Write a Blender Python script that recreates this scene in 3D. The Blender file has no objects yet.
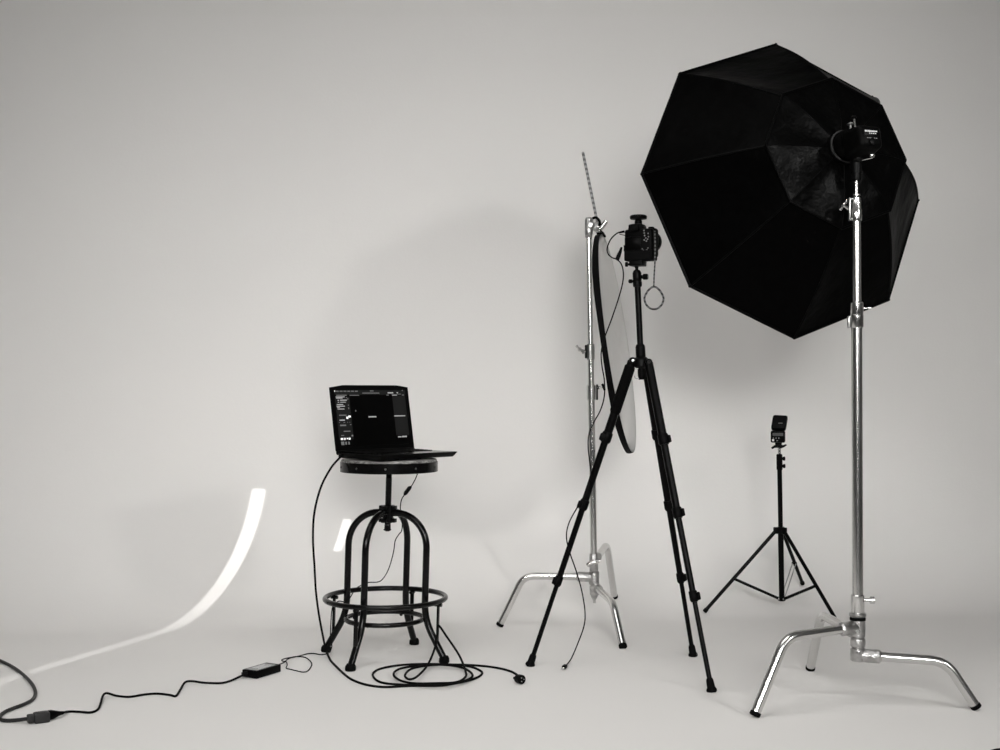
import bpy, bmesh, math, random
from mathutils import Vector, Matrix
V = Vector
PI = math.pi
random.seed(7)
scene = bpy.context.scene
C = scene.collection

# ------------------------------------------------------------------ camera
CAM_H = 0.89
F_PX = 1250.0
PITCH = math.atan(15 / F_PX)
cam_d = bpy.data.cameras.new('camera'); cam_d.sensor_width = 36.0; cam_d.lens = 36.0 * F_PX / 1000
cam = bpy.data.objects.new('camera', cam_d); C.objects.link(cam)
cam.location = (0, 0, CAM_H); cam.rotation_euler = (PI / 2 + PITCH, 0, 0)
scene.camera = cam
# ------------------------------------------------------------------ colour management
vs = scene.view_settings
vs.view_transform = 'Standard'; vs.look = 'None'; vs.gamma = 1; vs.use_curve_mapping = False
vs.exposure = -0.11
# ------------------------------------------------------------------ world, sun, lamps
world = bpy.data.worlds.new('studio_world'); scene.world = world; world.use_nodes = True
world.node_tree.nodes['Background'].inputs[0].default_value = (0.8, 0.83, 0.88, 1)
world.node_tree.nodes['Background'].inputs[1].default_value = 0.6
SUN_AZ = (0.3625, 1.0); SUN_TAN = 0.285            # sun travels this way across the floor, dropping SUN_TAN per metre of y
sun_d = bpy.data.lights.new('sun', 'SUN'); sun_d.energy = 2.5; sun_d.angle = math.radians(0.05); sun_d.color = (1, 0.99, 0.97)
sun = bpy.data.objects.new('sun', sun_d); C.objects.link(sun)
sun.rotation_euler = V((SUN_AZ[0], SUN_AZ[1], -SUN_TAN)).to_track_quat('-Z', 'Y').to_euler()
sun.location = (-4, -6, 4)
def area(name, loc, target, sx, sy, watts, spread=180):
    d = bpy.data.lights.new(name, 'AREA'); d.shape = 'RECTANGLE'; d.size = sx; d.size_y = sy; d.energy = watts
    d.spread = math.radians(spread); d.color = (1.0, 0.99, 0.97)
    o = bpy.data.objects.new(name, d); C.objects.link(o); o.location = loc
    o.rotation_euler = (V(target) - V(loc)).to_track_quat('-Z', 'Y').to_euler()
    return o
area('added_ceiling_light', (-0.5, 2.6, 3.55), (-0.5, 3.0, 0), 2.8, 2.0, 22, 110)  # unseen overhead light, added; beam narrowed to favour floor and lower wall
area('key_softlight', (-0.7, -1.6, 2.45), (-0.05, 4.7, 0.6), 4.4, 0.9, 20.5, 63)
area('added_fill', (0.6, -1.9, 1.85), (0.4, 4.9, 0.8), 1.3, 0.8, 17.5, 66)  # added, unseen: lifts the wall that the softbox shadow would darken
area('added_side_fill', (3.6, -0.6, 2.3), (0.2, 5.0, 0.6), 2.6, 1.8, 7.5, 90)  # no fixture here, added for broad diffuse light from the right
area('flood_lamp_right', (3.2, 0.6, 2.78), (-0.5, 5.0, 0.8), 0.24, 0.24, 8.5, 80)
area('flood_lamp_left', (-2.6, -0.4, 2.75), (0.6, 5.0, 0.8), 0.45, 0.45, 5.6, 80)

# ------------------------------------------------------------------ picture -> place helpers
RX = V((1, 0, 0)); FW = V((0, math.cos(PITCH), math.sin(PITCH))); UP = V((0, -math.sin(PITCH), math.cos(PITCH)))
CAM = V((0, 0, CAM_H))
def ray(px, py): return RX * ((px - 500) / F_PX) + UP * ((375 - py) / F_PX) + FW
def P(px, py, y):
    r = ray(px, py); return CAM + r * (y / r.y)
def G(px, py, z=0.0):
    r = ray(px, py); return CAM + r * ((z - CAM_H) / r.z)
TH = math.radians(6); COVE0 = V((-1.23, 4.6, 0)); COVE_R = 0.65
CT = V((math.cos(TH), math.sin(TH), 0)); CN = V((-math.sin(TH), math.cos(TH), 0))
def cove_z(p):
    d = (p - COVE0).dot(CN)
    if d <= 0: return 0.0
    if d >= COVE_R: return 1e3
    return COVE_R - math.sqrt(COVE_R ** 2 - d * d)
def S(px, py):
    """where the ray through a pixel meets the floor or the curved foot of the backdrop"""
    a, b = 2.0, 8.0
    for _ in range(60):
        m = (a + b) / 2; p = P(px, py, m)
        if p.z > cove_z(p): a = m
        else: b = m
    return P(px, py, a)

# ------------------------------------------------------------------ materials
def mat(name, col, rough=0.5, metal=0.0, spec=0.5, noise=0.0, nscale=20, bump=0.0, bscale=60, emit=0.0, coat=0.0, sheen=0.0):
    m = bpy.data.materials.new(name); m.use_nodes = True
    nt = m.node_tree; b = nt.nodes['Principled BSDF']
    if isinstance(col, (int, float)): col = (col, col, col)
    b.inputs['Base Color'].default_value = (*col, 1)
    b.inputs['Roughness'].default_value = rough; b.inputs['Metallic'].default_value = metal
    b.inputs['Specular IOR Level'].default_value = spec
    b.inputs['Coat Weight'].default_value = coat
    b.inputs['Sheen Weight'].default_value = sheen
    tc = nt.nodes.new('ShaderNodeTexCoord')
    if noise:
        n = nt.nodes.new('ShaderNodeTexNoise'); n.inputs['Scale'].default_value = nscale; n.inputs['Detail'].default_value = 6
        r = nt.nodes.new('ShaderNodeValToRGB')
        r.color_ramp.elements[0].position = 0.3; r.color_ramp.elements[1].position = 0.7
        r.color_ramp.elements[0].color = (*[max(0, c * (1 - noise)) for c in col], 1)
        r.color_ramp.elements[1].color = (*[min(1, c * (1 + noise)) for c in col], 1)
        nt.links.new(tc.outputs['Object'], n.inputs['Vector']); nt.links.new(n.outputs['Fac'], r.inputs['Fac'])
        nt.links.new(r.outputs['Color'], b.inputs['Base Color'])
    if bump:
        n2 = nt.nodes.new('ShaderNodeTexNoise'); n2.inputs['Scale'].default_value = bscale; n2.inputs['Detail'].default_value = 5
        bp = nt.nodes.new('ShaderNodeBump'); bp.inputs['Strength'].default_value = bump; bp.inputs['Distance'].default_value = 0.02
        nt.links.new(tc.outputs['Object'], n2.inputs['Vector']); nt.links.new(n2.outputs['Fac'], bp.inputs['Height'])
        nt.links.new(bp.outputs['Normal'], b.inputs['Normal'])
    if emit:
        b.inputs['Emission Color'].default_value = (*col, 1); b.inputs['Emission Strength'].default_value = emit
    return m
WARM = (0.80, 0.785, 0.768)
M = {}
M['cyc'] = mat('white_backdrop_paint', WARM, 0.75, spec=0.25, noise=0.012, nscale=1.3, bump=0.03, bscale=90)
M['concrete'] = mat('added_dark_concrete', (0.07, 0.07, 0.068), 0.6, spec=0.3, noise=0.2, nscale=3.0, bump=0.05, bscale=40)
M['sidewall'] = mat('grey_wall_paint', (0.45, 0.45, 0.445), 0.8, spec=0.2, noise=0.02)
M['darkwall'] = mat('black_unseen_wall', (0.03, 0.03, 0.03), 0.9, spec=0.1, noise=0.05)  # unseen wall set near-black to put dark stripes in the chrome
M['ceil'] = mat('ceiling_paint', (0.35, 0.35, 0.345), 0.85, spec=0.2, noise=0.02)
M['black_metal'] = mat('black_painted_metal', 0.0015, 0.3, spec=0.07, noise=0.2, nscale=60)
M['stool_metal'] = mat('black_lacquered_tube', 0.0025, 0.2, spec=0.22, noise=0.2, nscale=60)
M['black_satin'] = mat('black_satin_metal', 0.0018, 0.4, spec=0.09, noise=0.2, nscale=80)
M['black_plastic'] = mat('black_plastic', 0.0015, 0.45, spec=0.055, noise=0.15, nscale=90)
M['rubber'] = mat('black_rubber', 0.002, 0.7, spec=0.07, noise=0.2, nscale=50)
M['foam'] = mat('black_foam', 0.002, 0.9, spec=0.05, bump=0.3, bscale=300)
M['fabric'] = mat('black_satin_nylon', 0.0008, 0.40, spec=0.018, noise=0.2, nscale=30, bump=0.35, bscale=9)
M['fabric_in'] = mat('black_satin_nylon_creased', 0.001, 0.34, spec=0.055, noise=0.2, nscale=30, bump=0.6, bscale=12)
M['piping'] = mat('black_binding', 0.001, 0.45, spec=0.05)
M['chrome'] = mat('chrome', (0.66, 0.655, 0.645), 0.2, 1.0, noise=0.05, nscale=12)
M['chrome_worn'] = mat('worn_cast_metal', (0.47, 0.465, 0.46), 0.30, 1.0, noise=0.3, nscale=35, bump=0.2, bscale=120)
M['grey_metal'] = mat('brushed_grey_metal', (0.42, 0.42, 0.41), 0.35, 1.0, noise=0.15, nscale=50)
M['rivet'] = mat('dull_rivet', 0.10, 0.4, 1.0)
M['white_cloth'] = mat('white_reflector_cloth', (0.80, 0.795, 0.78), 0.7, spec=0.2, bump=0.25, bscale=14)
M['diffuser'] = mat('white_diffuser_cloth', (0.85, 0.85, 0.84), 0.8, spec=0.1, bump=0.1)
M['grey_cord'] = mat('dark_grey_cord_rubber', 0.014, 0.55, spec=0.35, noise=0.15, nscale=40)
M['grey_plastic'] = mat('dark_grey_plastic', 0.018, 0.5, spec=0.4, noise=0.2, nscale=80)
M['label'] = mat('printed_label_paper', 0.33, 0.45, noise=0.3, nscale=90)
M['white_print'] = mat('white_print', 0.75, 0.5)
M['dim_print'] = mat('grey_print', 0.22, 0.5)
M['faint_print'] = mat('faint_grey_print', 0.05, 0.5)
M['screen'] = mat('dark_screen', 0.0015, 0.3, spec=0.05)
M['ui_panel'] = mat('screen_panel_glow', 0.01, 0.5, spec=0.1, emit=0.3)
M['ui_dim'] = mat('screen_dim_text_glow', 0.12, 0.5, emit=0.6)
M['ui_text'] = mat('screen_text_glow', 0.3, 0.5, emit=0.7)
M['ui_bright'] = mat('screen_bright_glow', 0.8, 0.4, emit=0.8)
M['deck'] = mat('laptop_deck', 0.004, 0.22, spec=0.35)
M['mirror_pad'] = mat('laptop_touchpad', 0.01, 0.2, spec=0.5)
def translucent_cloth():
    m = mat('white_translucent_cloth', (0.88, 0.875, 0.86), 0.7, spec=0.15, bump=0.3, bscale=14); nt = m.node_tree
    b = nt.nodes['Principled BSDF']; t = nt.nodes.new('ShaderNodeBsdfTranslucent'); t.inputs['Color'].default_value = (0.92, 0.915, 0.90, 1)
    x = nt.nodes.new('ShaderNodeMixShader'); x.inputs[0].default_value = 0.5
    y = nt.nodes.new('ShaderNodeMixShader'); y.inputs[0].default_value = 0.42; tp_ = nt.nodes.new('ShaderNodeBsdfTransparent')
    nt.links.new(b.outputs[0], x.inputs[1]); nt.links.new(t.outputs[0], x.inputs[2]); nt.links.new(x.outputs[0], y.inputs[1]); nt.links.new(tp_.outputs[0], y.inputs[2]); nt.links.new(y.outputs[0], nt.nodes['Material Output'].inputs['Surface'])
    return m
M['white_cloth'] = translucent_cloth()
# wood: stretched grain
def wood():
    m = mat('weathered_wood', (0.16, 0.155, 0.148), 0.5)
    nt = m.node_tree; b = nt.nodes['Principled BSDF']; tc = nt.nodes.new('ShaderNodeTexCoord'); mp = nt.nodes.new('ShaderNodeMapping')
    mp.inputs['Scale'].default_value = (6, 40, 40)
    n = nt.nodes.new('ShaderNodeTexNoise'); n.inputs['Scale'].default_value = 3; n.inputs['Detail'].default_value = 8
    r = nt.nodes.new('ShaderNodeValToRGB')
    r.color_ramp.elements[0].position = 0.38; r.color_ramp.elements[0].color = (0.05, 0.048, 0.045, 1)
    r.color_ramp.elements[1].position = 0.66; r.color_ramp.elements[1].color = (0.36, 0.355, 0.345, 1)
    nt.links.new(tc.outputs['Object'], mp.inputs['Vector']); nt.links.new(mp.outputs['Vector'], n.inputs['Vector'])
    nt.links.new(n.outputs['Fac'], r.inputs['Fac']); nt.links.new(r.outputs['Color'], b.inputs['Base Color'])
    return m
M['wood'] = wood()
def banded(name, c0, c1, scale, direction='Z', rough=0.5, metal=0.0):
    m = mat(name, c0, rough, metal); nt = m.node_tree; b = nt.nodes['Principled BSDF']
    tc = nt.nodes.new('ShaderNodeTexCoord'); w = nt.nodes.new('ShaderNodeTexWave'); w.bands_direction = direction
    w.inputs['Scale'].default_value = scale; w.inputs['Distortion'].default_value = 1.0
    r = nt.nodes.new('ShaderNodeValToRGB'); r.color_ramp.elements[0].color = (c0, c0, c0, 1); r.color_ramp.elements[1].color = (c1, c1, c1, 1)
    r.color_ramp.elements[0].position = 0.4; r.color_ramp.elements[1].position = 0.6
    nt.links.new(tc.outputs['Object'], w.inputs['Vector']); nt.links.new(w.outputs['Fac'], r.inputs['Fac']); nt.links.new(r.outputs['Color'], b.inputs['Base Color'])
    return m
M['braid'] = banded('black_and_grey_braid', 0.002, 0.16, 26)
M['thread'] = banded('knurled_rod_metal', 0.2, 0.42, 17, 'Z', 0.35, 1.0)

# ------------------------------------------------------------------ mesh helpers
def frame(axis, hint=V((0, 0, 1))):
    a = V(axis).normalized()
    if abs(a.dot(hint)) > 0.97: hint = V((1, 0, 0)) if abs(a.x) < 0.9 else V((0, 1, 0))
    e1 = hint.cross(a).normalized(); e2 = a.cross(e1)
    return e1, e2, a
class MB:
    def __init__(s): s.v = []; s.f = []
    def add(s, vs_, fs):
        o = len(s.v); s.v += [V(p) for p in vs_]; s.f += [tuple(i + o for i in f) for f in fs]; return s
    def tube(s, pts, r, seg=12, closed=False, caps=True):
        pts = [V(p) for p in pts]; n = len(pts)
        rr = r if isinstance(r, (list, tuple)) else [r] * n
        tang = []
        for i in range(n):
            a = pts[(i - 1) % n] if (closed or i > 0) else pts[i]
            b = pts[(i + 1) % n] if (closed or i < n - 1) else pts[i]
            t = (b - a); tang.append(t.normalized() if t.length > 1e-9 else V((0, 0, 1)))
        e1, e2, _ = frame(tang[0]); vs_ = []; fs = []
        for i in range(n):
            e1 = (e1 - tang[i] * e1.dot(tang[i])).normalized(); e2 = tang[i].cross(e1)
            for k in range(seg):
                a = 2 * PI * k / seg; vs_.append(pts[i] + (e1 * math.cos(a) + e2 * math.sin(a)) * rr[i])
        m = n if closed else n - 1
        for i in range(m):
            j = (i + 1) % n
            for k in range(seg):
                l = (k + 1) % seg; fs.append((i * seg + k, i * seg + l, j * seg + l, j * seg + k))
        if caps and not closed:
            fs.append(tuple(range(seg - 1, -1, -1))); fs.append(tuple((n - 1) * seg + k for k in range(seg)))
        return s.add(vs_, fs)
    def lathe(s, o, axis, prof, seg=24, hint=V((0, 0, 1))):
        """prof: (radius, height along axis)"""
        e1, e2, a = frame(axis, hint); o = V(o); vs_ = []; fs = []
        for r, h in prof:
            for k in range(seg):
                t = 2 * PI * k / seg; vs_.append(o + a * h + (e1 * math.cos(t) + e2 * math.sin(t)) * max(r, 1e-5))
        n = len(prof)
        for i in range(n - 1):
            for k in range(seg):
                l = (k + 1) % seg; fs.append((i * seg + k, i * seg + l, (i + 1) * seg + l, (i + 1) * seg + k))
        fs.append(tuple(range(seg - 1, -1, -1))); fs.append(tuple((n - 1) * seg + k for k in range(seg)))
        return s.add(vs_, fs)
    def cyl(s, p0, p1, r, seg=20, ch=None):
        p0 = V(p0); p1 = V(p1); L = (p1 - p0).length; c = min(r * 0.2, L * 0.2) if ch is None else ch
        return s.lathe(p0, p1 - p0, [(r - c, 0), (r, c), (r, L - c), (r - c, L)], seg)
    def box(s, c, sx, sy, sz, ax=None, bevel=0.0, seg=2, taper=None):
        """ax: three axis vectors; full sizes; taper=(fx,fy) scales the +z end"""
        bm = bmesh.new(); bmesh.ops.create_cube(bm, size=1)
        for v in bm.verts:
            k = (taper if (taper and v.co.z > 0) else (1, 1))
            v.co = V((v.co.x * sx * k[0], v.co.y * sy * k[1], v.co.z * sz))
        if bevel: bmesh.ops.bevel(bm, geom=list(bm.edges), offset=bevel, segments=seg, affect='EDGES', profile=0.5)
        bm.verts.ensure_lookup_table(); bm.verts.index_update()
        X, Y, Z = ax if ax else (V((1, 0, 0)), V((0, 1, 0)), V((0, 0, 1))); c = V(c)
        s.add([c + X * v.co.x + Y * v.co.y + Z * v.co.z for v in bm.verts], [tuple(v.index for v in f.verts) for f in bm.faces])
        bm.free(); return s
    def prism(s, poly, ext):
        """poly: list of points, extruded by the vector ext"""
        n = len(poly); ext = V(ext); a = [V(p) for p in poly]
        return s.add(a + [p + ext for p in a], [tuple(range(n - 1, -1, -1)), tuple(range(n, 2 * n))] + [(i, (i + 1) % n, n + (i + 1) % n, n + i) for i in range(n)])
def link(name, mb, m, parent=None, origin=None, ang=35, kind=None):
    """one mesh object; vertices of mb are in world space"""
    o0 = V(parent['_o']) if parent is not None else V(origin if origin is not None else (0, 0, 0))
    me = bpy.data.meshes.new(name); me.from_pydata([p - o0 for p in mb.v], [], mb.f); me.update()
    bm = bmesh.new(); bm.from_mesh(me); bmesh.ops.recalc_face_normals(bm, faces=list(bm.faces)); bm.to_mesh(me); bm.free()
    me.materials.append(M[m] if isinstance(m, str) else m)
    me.polygons.foreach_set('use_smooth', [True] * len(me.polygons)); me.set_sharp_from_angle(angle=math.radians(ang))
    o = bpy.data.objects.new(name, me); C.objects.link(o); o['_o'] = list(o0)
    if parent is not None: o.parent = parent
    else: o.location = o0
    if kind: o['kind'] = kind
    return o
def thing(name, label, cat, loc, group=None):
    o = bpy.data.objects.new(name, None); C.objects.link(o); o.location = loc; o.empty_display_size = 0.05
    o['label'] = label; o['category'] = cat; o['_o'] = list(loc)
    if group: o['group'] = group
    return o
def smooth(pts, n=8, closed=False):
    """Catmull-Rom through the points"""
    pts = [V(p) for p in pts]; N = len(pts); out = []
    for i in range(N if closed else N - 1):
        if closed: a, b, c, d = pts[(i - 1) % N], pts[i], pts[(i + 1) % N], pts[(i + 2) % N]
        else: a, b, c, d = pts[max(i - 1, 0)], pts[i], pts[i + 1], pts[min(i + 2, N - 1)]
        for k in range(n):
            t = k / n
            out.append(0.5 * ((2 * b) + (c - a) * t + (2 * a - 5 * b + 4 * c - d) * t * t + (3 * b - a - 3 * c + d) * t ** 3))
    if not closed: out.append(pts[-1])
    return out
def fillet(pts, rad, n=7):
    """polyline with rounded inner corners"""
    pts = [V(p) for p in pts]; out = [pts[0]]
    for i in range(1, len(pts) - 1):
        p = pts[i]; a = (pts[i - 1] - p); b = (pts[i + 1] - p)
        r = rad[i - 1] if isinstance(rad, (list, tuple)) else rad
        r = min(r, a.length * 0.48, b.length * 0.48); A = p + a.normalized() * r; B = p + b.normalized() * r
        for k in range(n + 1):
            t = k / n; out.append(A * (1 - t) ** 2 + p * 2 * t * (1 - t) + B * t * t)
    out.append(pts[-1]); return out
def view_frame(p):
    f = (V(p) - CAM).normalized(); r = f.cross(V((0, 0, 1))).normalized(); u = r.cross(f); return r, u, f

# ------------------------------------------------------------------ the setting
XL, XR, YF, ZC = -4.7, 4.7, -2.6, 3.7
def line_y(x): return COVE0.y + (x - COVE0.x) * math.tan(TH)
PAINT_Y = 1.9                                        # painted floor ends here; unseen dark concrete added behind for dark chrome reflections
def floor_piece(y0, y1):
    m = MB(); nx, ny = 24, 12; vs_ = []; fs = []
    for j in range(ny + 1):
        for i in range(nx + 1):
            x = XL + (XR - XL) * i / nx; e = line_y(x) if y1 is None else y1; vs_.append(V((x, y0 + (e - y0) * j / ny, 0)))
    for j in range(ny):
        for i in range(nx): fs.append((j * (nx + 1) + i, j * (nx + 1) + i + 1, (j + 1) * (nx + 1) + i + 1, (j + 1) * (nx + 1) + i))
    return m.add(vs_, fs)
link('floor', floor_piece(PAINT_Y, None), 'cyc', kind='structure')
link('floor', floor_piece(YF, PAINT_Y), 'concrete', kind='structure')
prof = [(COVE_R * math.sin(a), COVE_R * (1 - math.cos(a))) for a in [PI / 2 * k / 40 for k in range(41)]] + [(COVE_R, 1.2), (COVE_R, 2.0), (COVE_R, 3.0), (COVE_R, ZC)]
st = MB(); vs_ = []; fs = []; s0, s1, ns = (XL - COVE0.x) / CT.x, (XR - COVE0.x) / CT.x, 12
for d, z in prof:
    for i in range(ns + 1):
        q = COVE0 + CT * (s0 + (s1 - s0) * i / ns); q = q + CN * d; vs_.append(V((q.x, q.y, z)))
for j in range(len(prof) - 1):
    for i in range(ns): fs.append((j * (ns + 1) + i, j * (ns + 1) + i + 1, (j + 1) * (ns + 1) + i + 1, (j + 1) * (ns + 1) + i))
st.add(vs_, fs); link('wall_back', st, 'cyc', kind='structure', ang=60)
def slab(name, a, b, m):
    s = MB(); a = V(a); b = V(b); s.box((a + b) / 2, *(b - a)); return link(name, s, m, kind='structure')
slab('wall_left', (XL - 0.1, YF - 0.1, -0.05), (XL, 6.4, ZC), 'sidewall')
slab('wall_right', (XR, YF - 0.1, -0.05), (XR + 0.1, 6.4, ZC), 'sidewall')
slab('ceiling', (XL - 0.1, YF - 0.1, ZC), (XR + 0.1, 6.4, ZC + 0.1), 'ceil')
# wall behind the camera, with two narrow gaps in its shutters that let the low sun in
def to_front(p): k = p.y - YF; return (p.x - SUN_AZ[0] * k, p.z + SUN_TAN * k)
a1 = to_front(S(259, 489)); a0 = to_front(G(-190, 745))
b0 = to_front(S(334.5, 551)); b1 = to_front(S(350, 519))
holes = sorted([(a1[0] - 0.028, a1[0] + 0.028, a0[1], a1[1]), ((b0[0] + b1[0]) / 2 - 0.018, (b0[0] + b1[0]) / 2 + 0.018, b0[1], b1[1])])
s = MB(); x = XL - 0.1
def wpiece(x0, x1, z0, z1): s.add([(x0, YF, z0), (x1, YF, z0), (x1, YF, z1), (x0, YF, z1)], [(0, 1, 2, 3)])
for hx0, hx1, hz0, hz1 in holes:
    wpiece(x, hx0, -0.05, ZC); wpiece(hx0, hx1, -0.05, hz0); wpiece(hx0, hx1, hz1, ZC); x = hx1
wpiece(x, XR + 0.1, -0.05, ZC)
link('wall_front', s, 'darkwall', kind='structure')

# ------------------------------------------------------------------ octagonal softbox on the near stand
APEX = V((0.9956, 3.6195, 1.5911)); AZ, EL = -0.2995, -0.1886
AX = V((math.sin(AZ) * math.cos(EL), math.cos(AZ) * math.cos(EL), math.sin(EL)))
OE1 = AX.cross(V((0, 0, 1))).normalized(); OE2 = OE1.cross(AX); PH = 7.813
R_OUT, D_OUT, R_IN, D_IN = 0.487, 0.337, 0.226, 0.038
def opt(k, r, h): a = PH + k * PI / 4; return APEX + AX * h + (OE1 * math.cos(a) + OE2 * math.sin(a)) * r
sb = thing('octagonal_softbox', 'large black octagonal fabric softbox seen from behind on the near chrome stand', 'softbox', APEX)
def panel(k, r0, h0, r1, h1, bulge, nu=10, nv=10, pinch=0.0):
    """one fabric panel between rib k and rib k+1, bowed a little between its ribs"""
    m = MB(); vs_ = []; fs = []
    for j in range(nv + 1):
        v = j / nv; r = r0 + (r1 - r0) * v; h = h0 + (h1 - h0) * v
        bow = math.sin(PI * v) * bulge
        A = opt(k, r, h); B = opt(k + 1, r, h)
        nrm = (A + B) / 2 - (APEX + AX * h); out = (nrm.normalized() - AX * 0.7).normalized()
        for i in range(nu + 1):
            u = i / nu; p = A.lerp(B, u)
            sag = math.sin(PI * u)
            out = ((p - (APEX + AX * h)).normalized() - AX * 0.7).normalized(); rib = out * bow
            p = p + rib - out * (sag * pinch * math.sin(PI * v))
            vs_.append(p)
    for j in range(nv):
        for i in range(nu): fs.append((j * (nu + 1) + i, j * (nu + 1) + i + 1, (j + 1) * (nu + 1) + i + 1, (j + 1) * (nu + 1) + i))
    m.add(vs_, fs); return m
def bowed(k, r0, h0, r1, h1, bulge, nv=10):
    pts = []
    for j in range(nv + 1):
        v = j / nv; r = r0 + (r1 - r0) * v; h = h0 + (h1 - h0) * v
        A = opt(k, r, h); nrm = (A - (APEX + AX * h)).normalized(); out = (nrm - AX * 0.7).normalized()
        pts.append(A + out * math.sin(PI * v) * bulge)
    return pts
for k in range(8):
    link('outer_panel', panel(k, R_IN, D_IN, R_OUT, D_OUT, 0.012, pinch=0.016), 'fabric', sb, ang=60)
for k in range(8):
    link('inner_panel', panel(k, 0.046, 0.0, R_IN + 0.006, D_IN - 0.004, 0.012, pinch=0.010), 'fabric_in', sb, ang=60)
for k in range(8):
    m = MB(); m.tube(bowed(k, R_IN, D_IN, R_OUT, D_OUT, 0.012), 0.0032, 6); link('rib_seam', m, 'piping', sb)
    m = MB(); m.tube(bowed(k, 0.046, 0.0, R_IN + 0.006, D_IN - 0.004, 0.012), 0.0026, 6); link('inner_rib_seam', m, 'piping', sb)
m = MB(); m.tube([opt(k, R_IN + 0.007, D_IN - 0.005) for k in range(8)], 0.0038, 8, closed=True); link('collar_binding', m, 'piping', sb)
m = MB(); m.tube([opt(k, R_OUT, D_OUT) for k in range(8)], 0.005, 8, closed=True); link('rim_binding', m, 'piping', sb)
m = MB(); vs_ = [opt(k, R_OUT - 0.004, D_OUT) for k in range(8)] + [opt(k, R_OUT - 0.012, D_OUT + 0.022) for k in range(8)]
m.add(vs_, [(k, (k + 1) % 8, 8 + (k + 1) % 8, 8 + k) for k in range(8)]); link('front_lip', m, 'fabric', sb)
for k in range(8):
    m = MB(); e = opt(k, R_OUT, D_OUT); m.lathe(e - AX * 0.006, AX, [(0.002, -0.002), (0.0045, 0), (0.0045, 0.010), (0.002, 0.012)], 10); link('rib_end', m, 'black_plastic', sb)
m = MB(); m.lathe(APEX - AX * 0.012, AX, [(0.030, -0.004), (0.045, -0.004), (0.050, 0.0), (0.050, 0.014), (0.046, 0.02), (0.030, 0.02)], 36); link('speed_ring', m, 'black_satin', sb)
m = MB(); m.tube([APEX - AX * 0.016 + (OE1 * math.cos(a) + OE2 * math.sin(a)) * 0.0475 for a in [2 * PI * q / 40 for q in range(40)]], 0.0028, 8, closed=True); link('speed_ring_rim', m, 'grey_plastic', sb)

# flash head behind the speed ring
HB = APEX - AX * 0.02
BX, BY = OE1, OE2                                    # sideways (to picture right) and up, seen along the head
if BX.x < 0: BX = -BX
if BY.z < 0: BY = -BY
fh = thing('studio_flash', 'black flash head with chrome knobs plugged into the back of the octagonal softbox', 'flash', HB)
m = MB(); m.lathe(HB, -AX, [(0.043, 0), (0.044, 0.012), (0.040, 0.02), (0.036, 0.034), (0.036, 0.046), (0.026, 0.05)], 32); link('holder_ring', m, 'black_plastic', fh)
fb_c = HB - AX * 0.078 + BX * 0.000 - BY * 0.018
m = MB(); m.box(fb_c, 0.086, 0.082, 0.088, (BX, BY, -AX), 0.014, 3, taper=(0.84, 0.80)); fbody = link('body', m, 'black_plastic', fh)
for q in range(4):
    m = MB(); m.box(fb_c + BY * (0.0405 - 0.0018 * q) - AX * (-0.03 + q * 0.018), 0.058, 0.004, 0.006, (BX, BY, -AX), 0.0015); link('cooling_rib', m, 'black_satin', fbody)
bk = fb_c - AX * 0.0445
m = MB(); m.box(bk + BY * 0.010, 0.048, 0.020, 0.002, (BX, BY, -AX), 0.0008); link('display', m, 'screen', fbody)
m = MB()
for q in range(9): m.box(bk + BY * 0.013 + BX * (-0.019 + q * 0.0045) - AX * 0.0014, 0.0034, 0.0042 if q % 3 else 0.0052, 0.0006, (BX, BY, -AX))
for q in range(4): m.box(bk + BY * 0.0065 + BX * (-0.006 + q * 0.0062) - AX * 0.0014, 0.0036, 0.003, 0.0006, (BX, BY, -AX))
link('display_digits', m, 'white_print', fbody)
m = MB()
for q in range(5): m.box(bk - BY * 0.007 + BX * (-0.014 + q * 0.007) - AX * 0.0012, 0.004, 0.0022, 0.0006, (BX, BY, -AX))
link('button_legend', m, 'dim_print', fbody)
m = MB(); m.lathe(bk - BY * 0.017, -AX, [(0.010, 0), (0.010, 0.004), (0.008, 0.005)], 20); link('dial', m, 'black_satin', fbody)
# bracket from holder down to the stand spigot
STX, STY = 1.0165, 3.56
sp_top = V((STX, STY, 1.508))
m = MB(); m.tube(smooth([HB - AX * 0.03 - BY * 0.030, HB - AX * 0.045 - BY * 0.05, V((STX, STY, 1.545)), sp_top], 6), 0.016, 12)
m.lathe(sp_top, V((0, 0, 1)), [(0.010, -0.022), (0.0135, -0.02), (0.0135, 0.018), (0.009, 0.024)], 20); link('bracket', m, 'black_satin', fh)
kn = sp_top + V((0.008, -0.014, 0.034))
m = MB(); m.cyl(sp_top + V((0, 0, 0.034)), kn + V((0.03, -0.016, 0.006)), 0.003, 12); m.lathe(kn + V((0.026, -0.01, 0.012)), V((0.6, -0.75, 0.2)), [(0.004, 0), (0.008, 0.003), (0.0085, 0.008), (0.005, 0.012)], 16); link('tilt_knob', m, 'chrome', fh)
m = MB(); m.lathe(HB - AX * 0.028 + BY * 0.040, BY, [(0.004, -0.004), (0.004, 0.012), (0.0085, 0.013), (0.0085, 0.017), (0.004, 0.019)], 16); link('clamp_screw', m, 'grey_metal', fh)
m = MB(); m.cyl(HB - AX * 0.05 + BY * 0.03, HB - AX * 0.05 + BY * 0.062, 0.0034, 12); link('top_stud', m, 'chrome', fh)
m = MB(); m.lathe(HB - AX * 0.05 + BY * 0.062, BY, [(0.006, 0), (0.008, 0.002), (0.008, 0.006), (0.005, 0.009)], 16); link('stud_cap', m, 'black_plastic', fh)
for a, b in ((-0.030, -0.004), (-0.012, -0.038), (0.002, 0.004)):
    m = MB(); c0 = HB - AX * 0.047 + BX * a + BY * b; m.lathe(c0, -AX, [(0.0025, 0), (0.0028, 0.003), (0.0018, 0.005)], 10); link('bracket_screw', m, 'chrome', fh)

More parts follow.
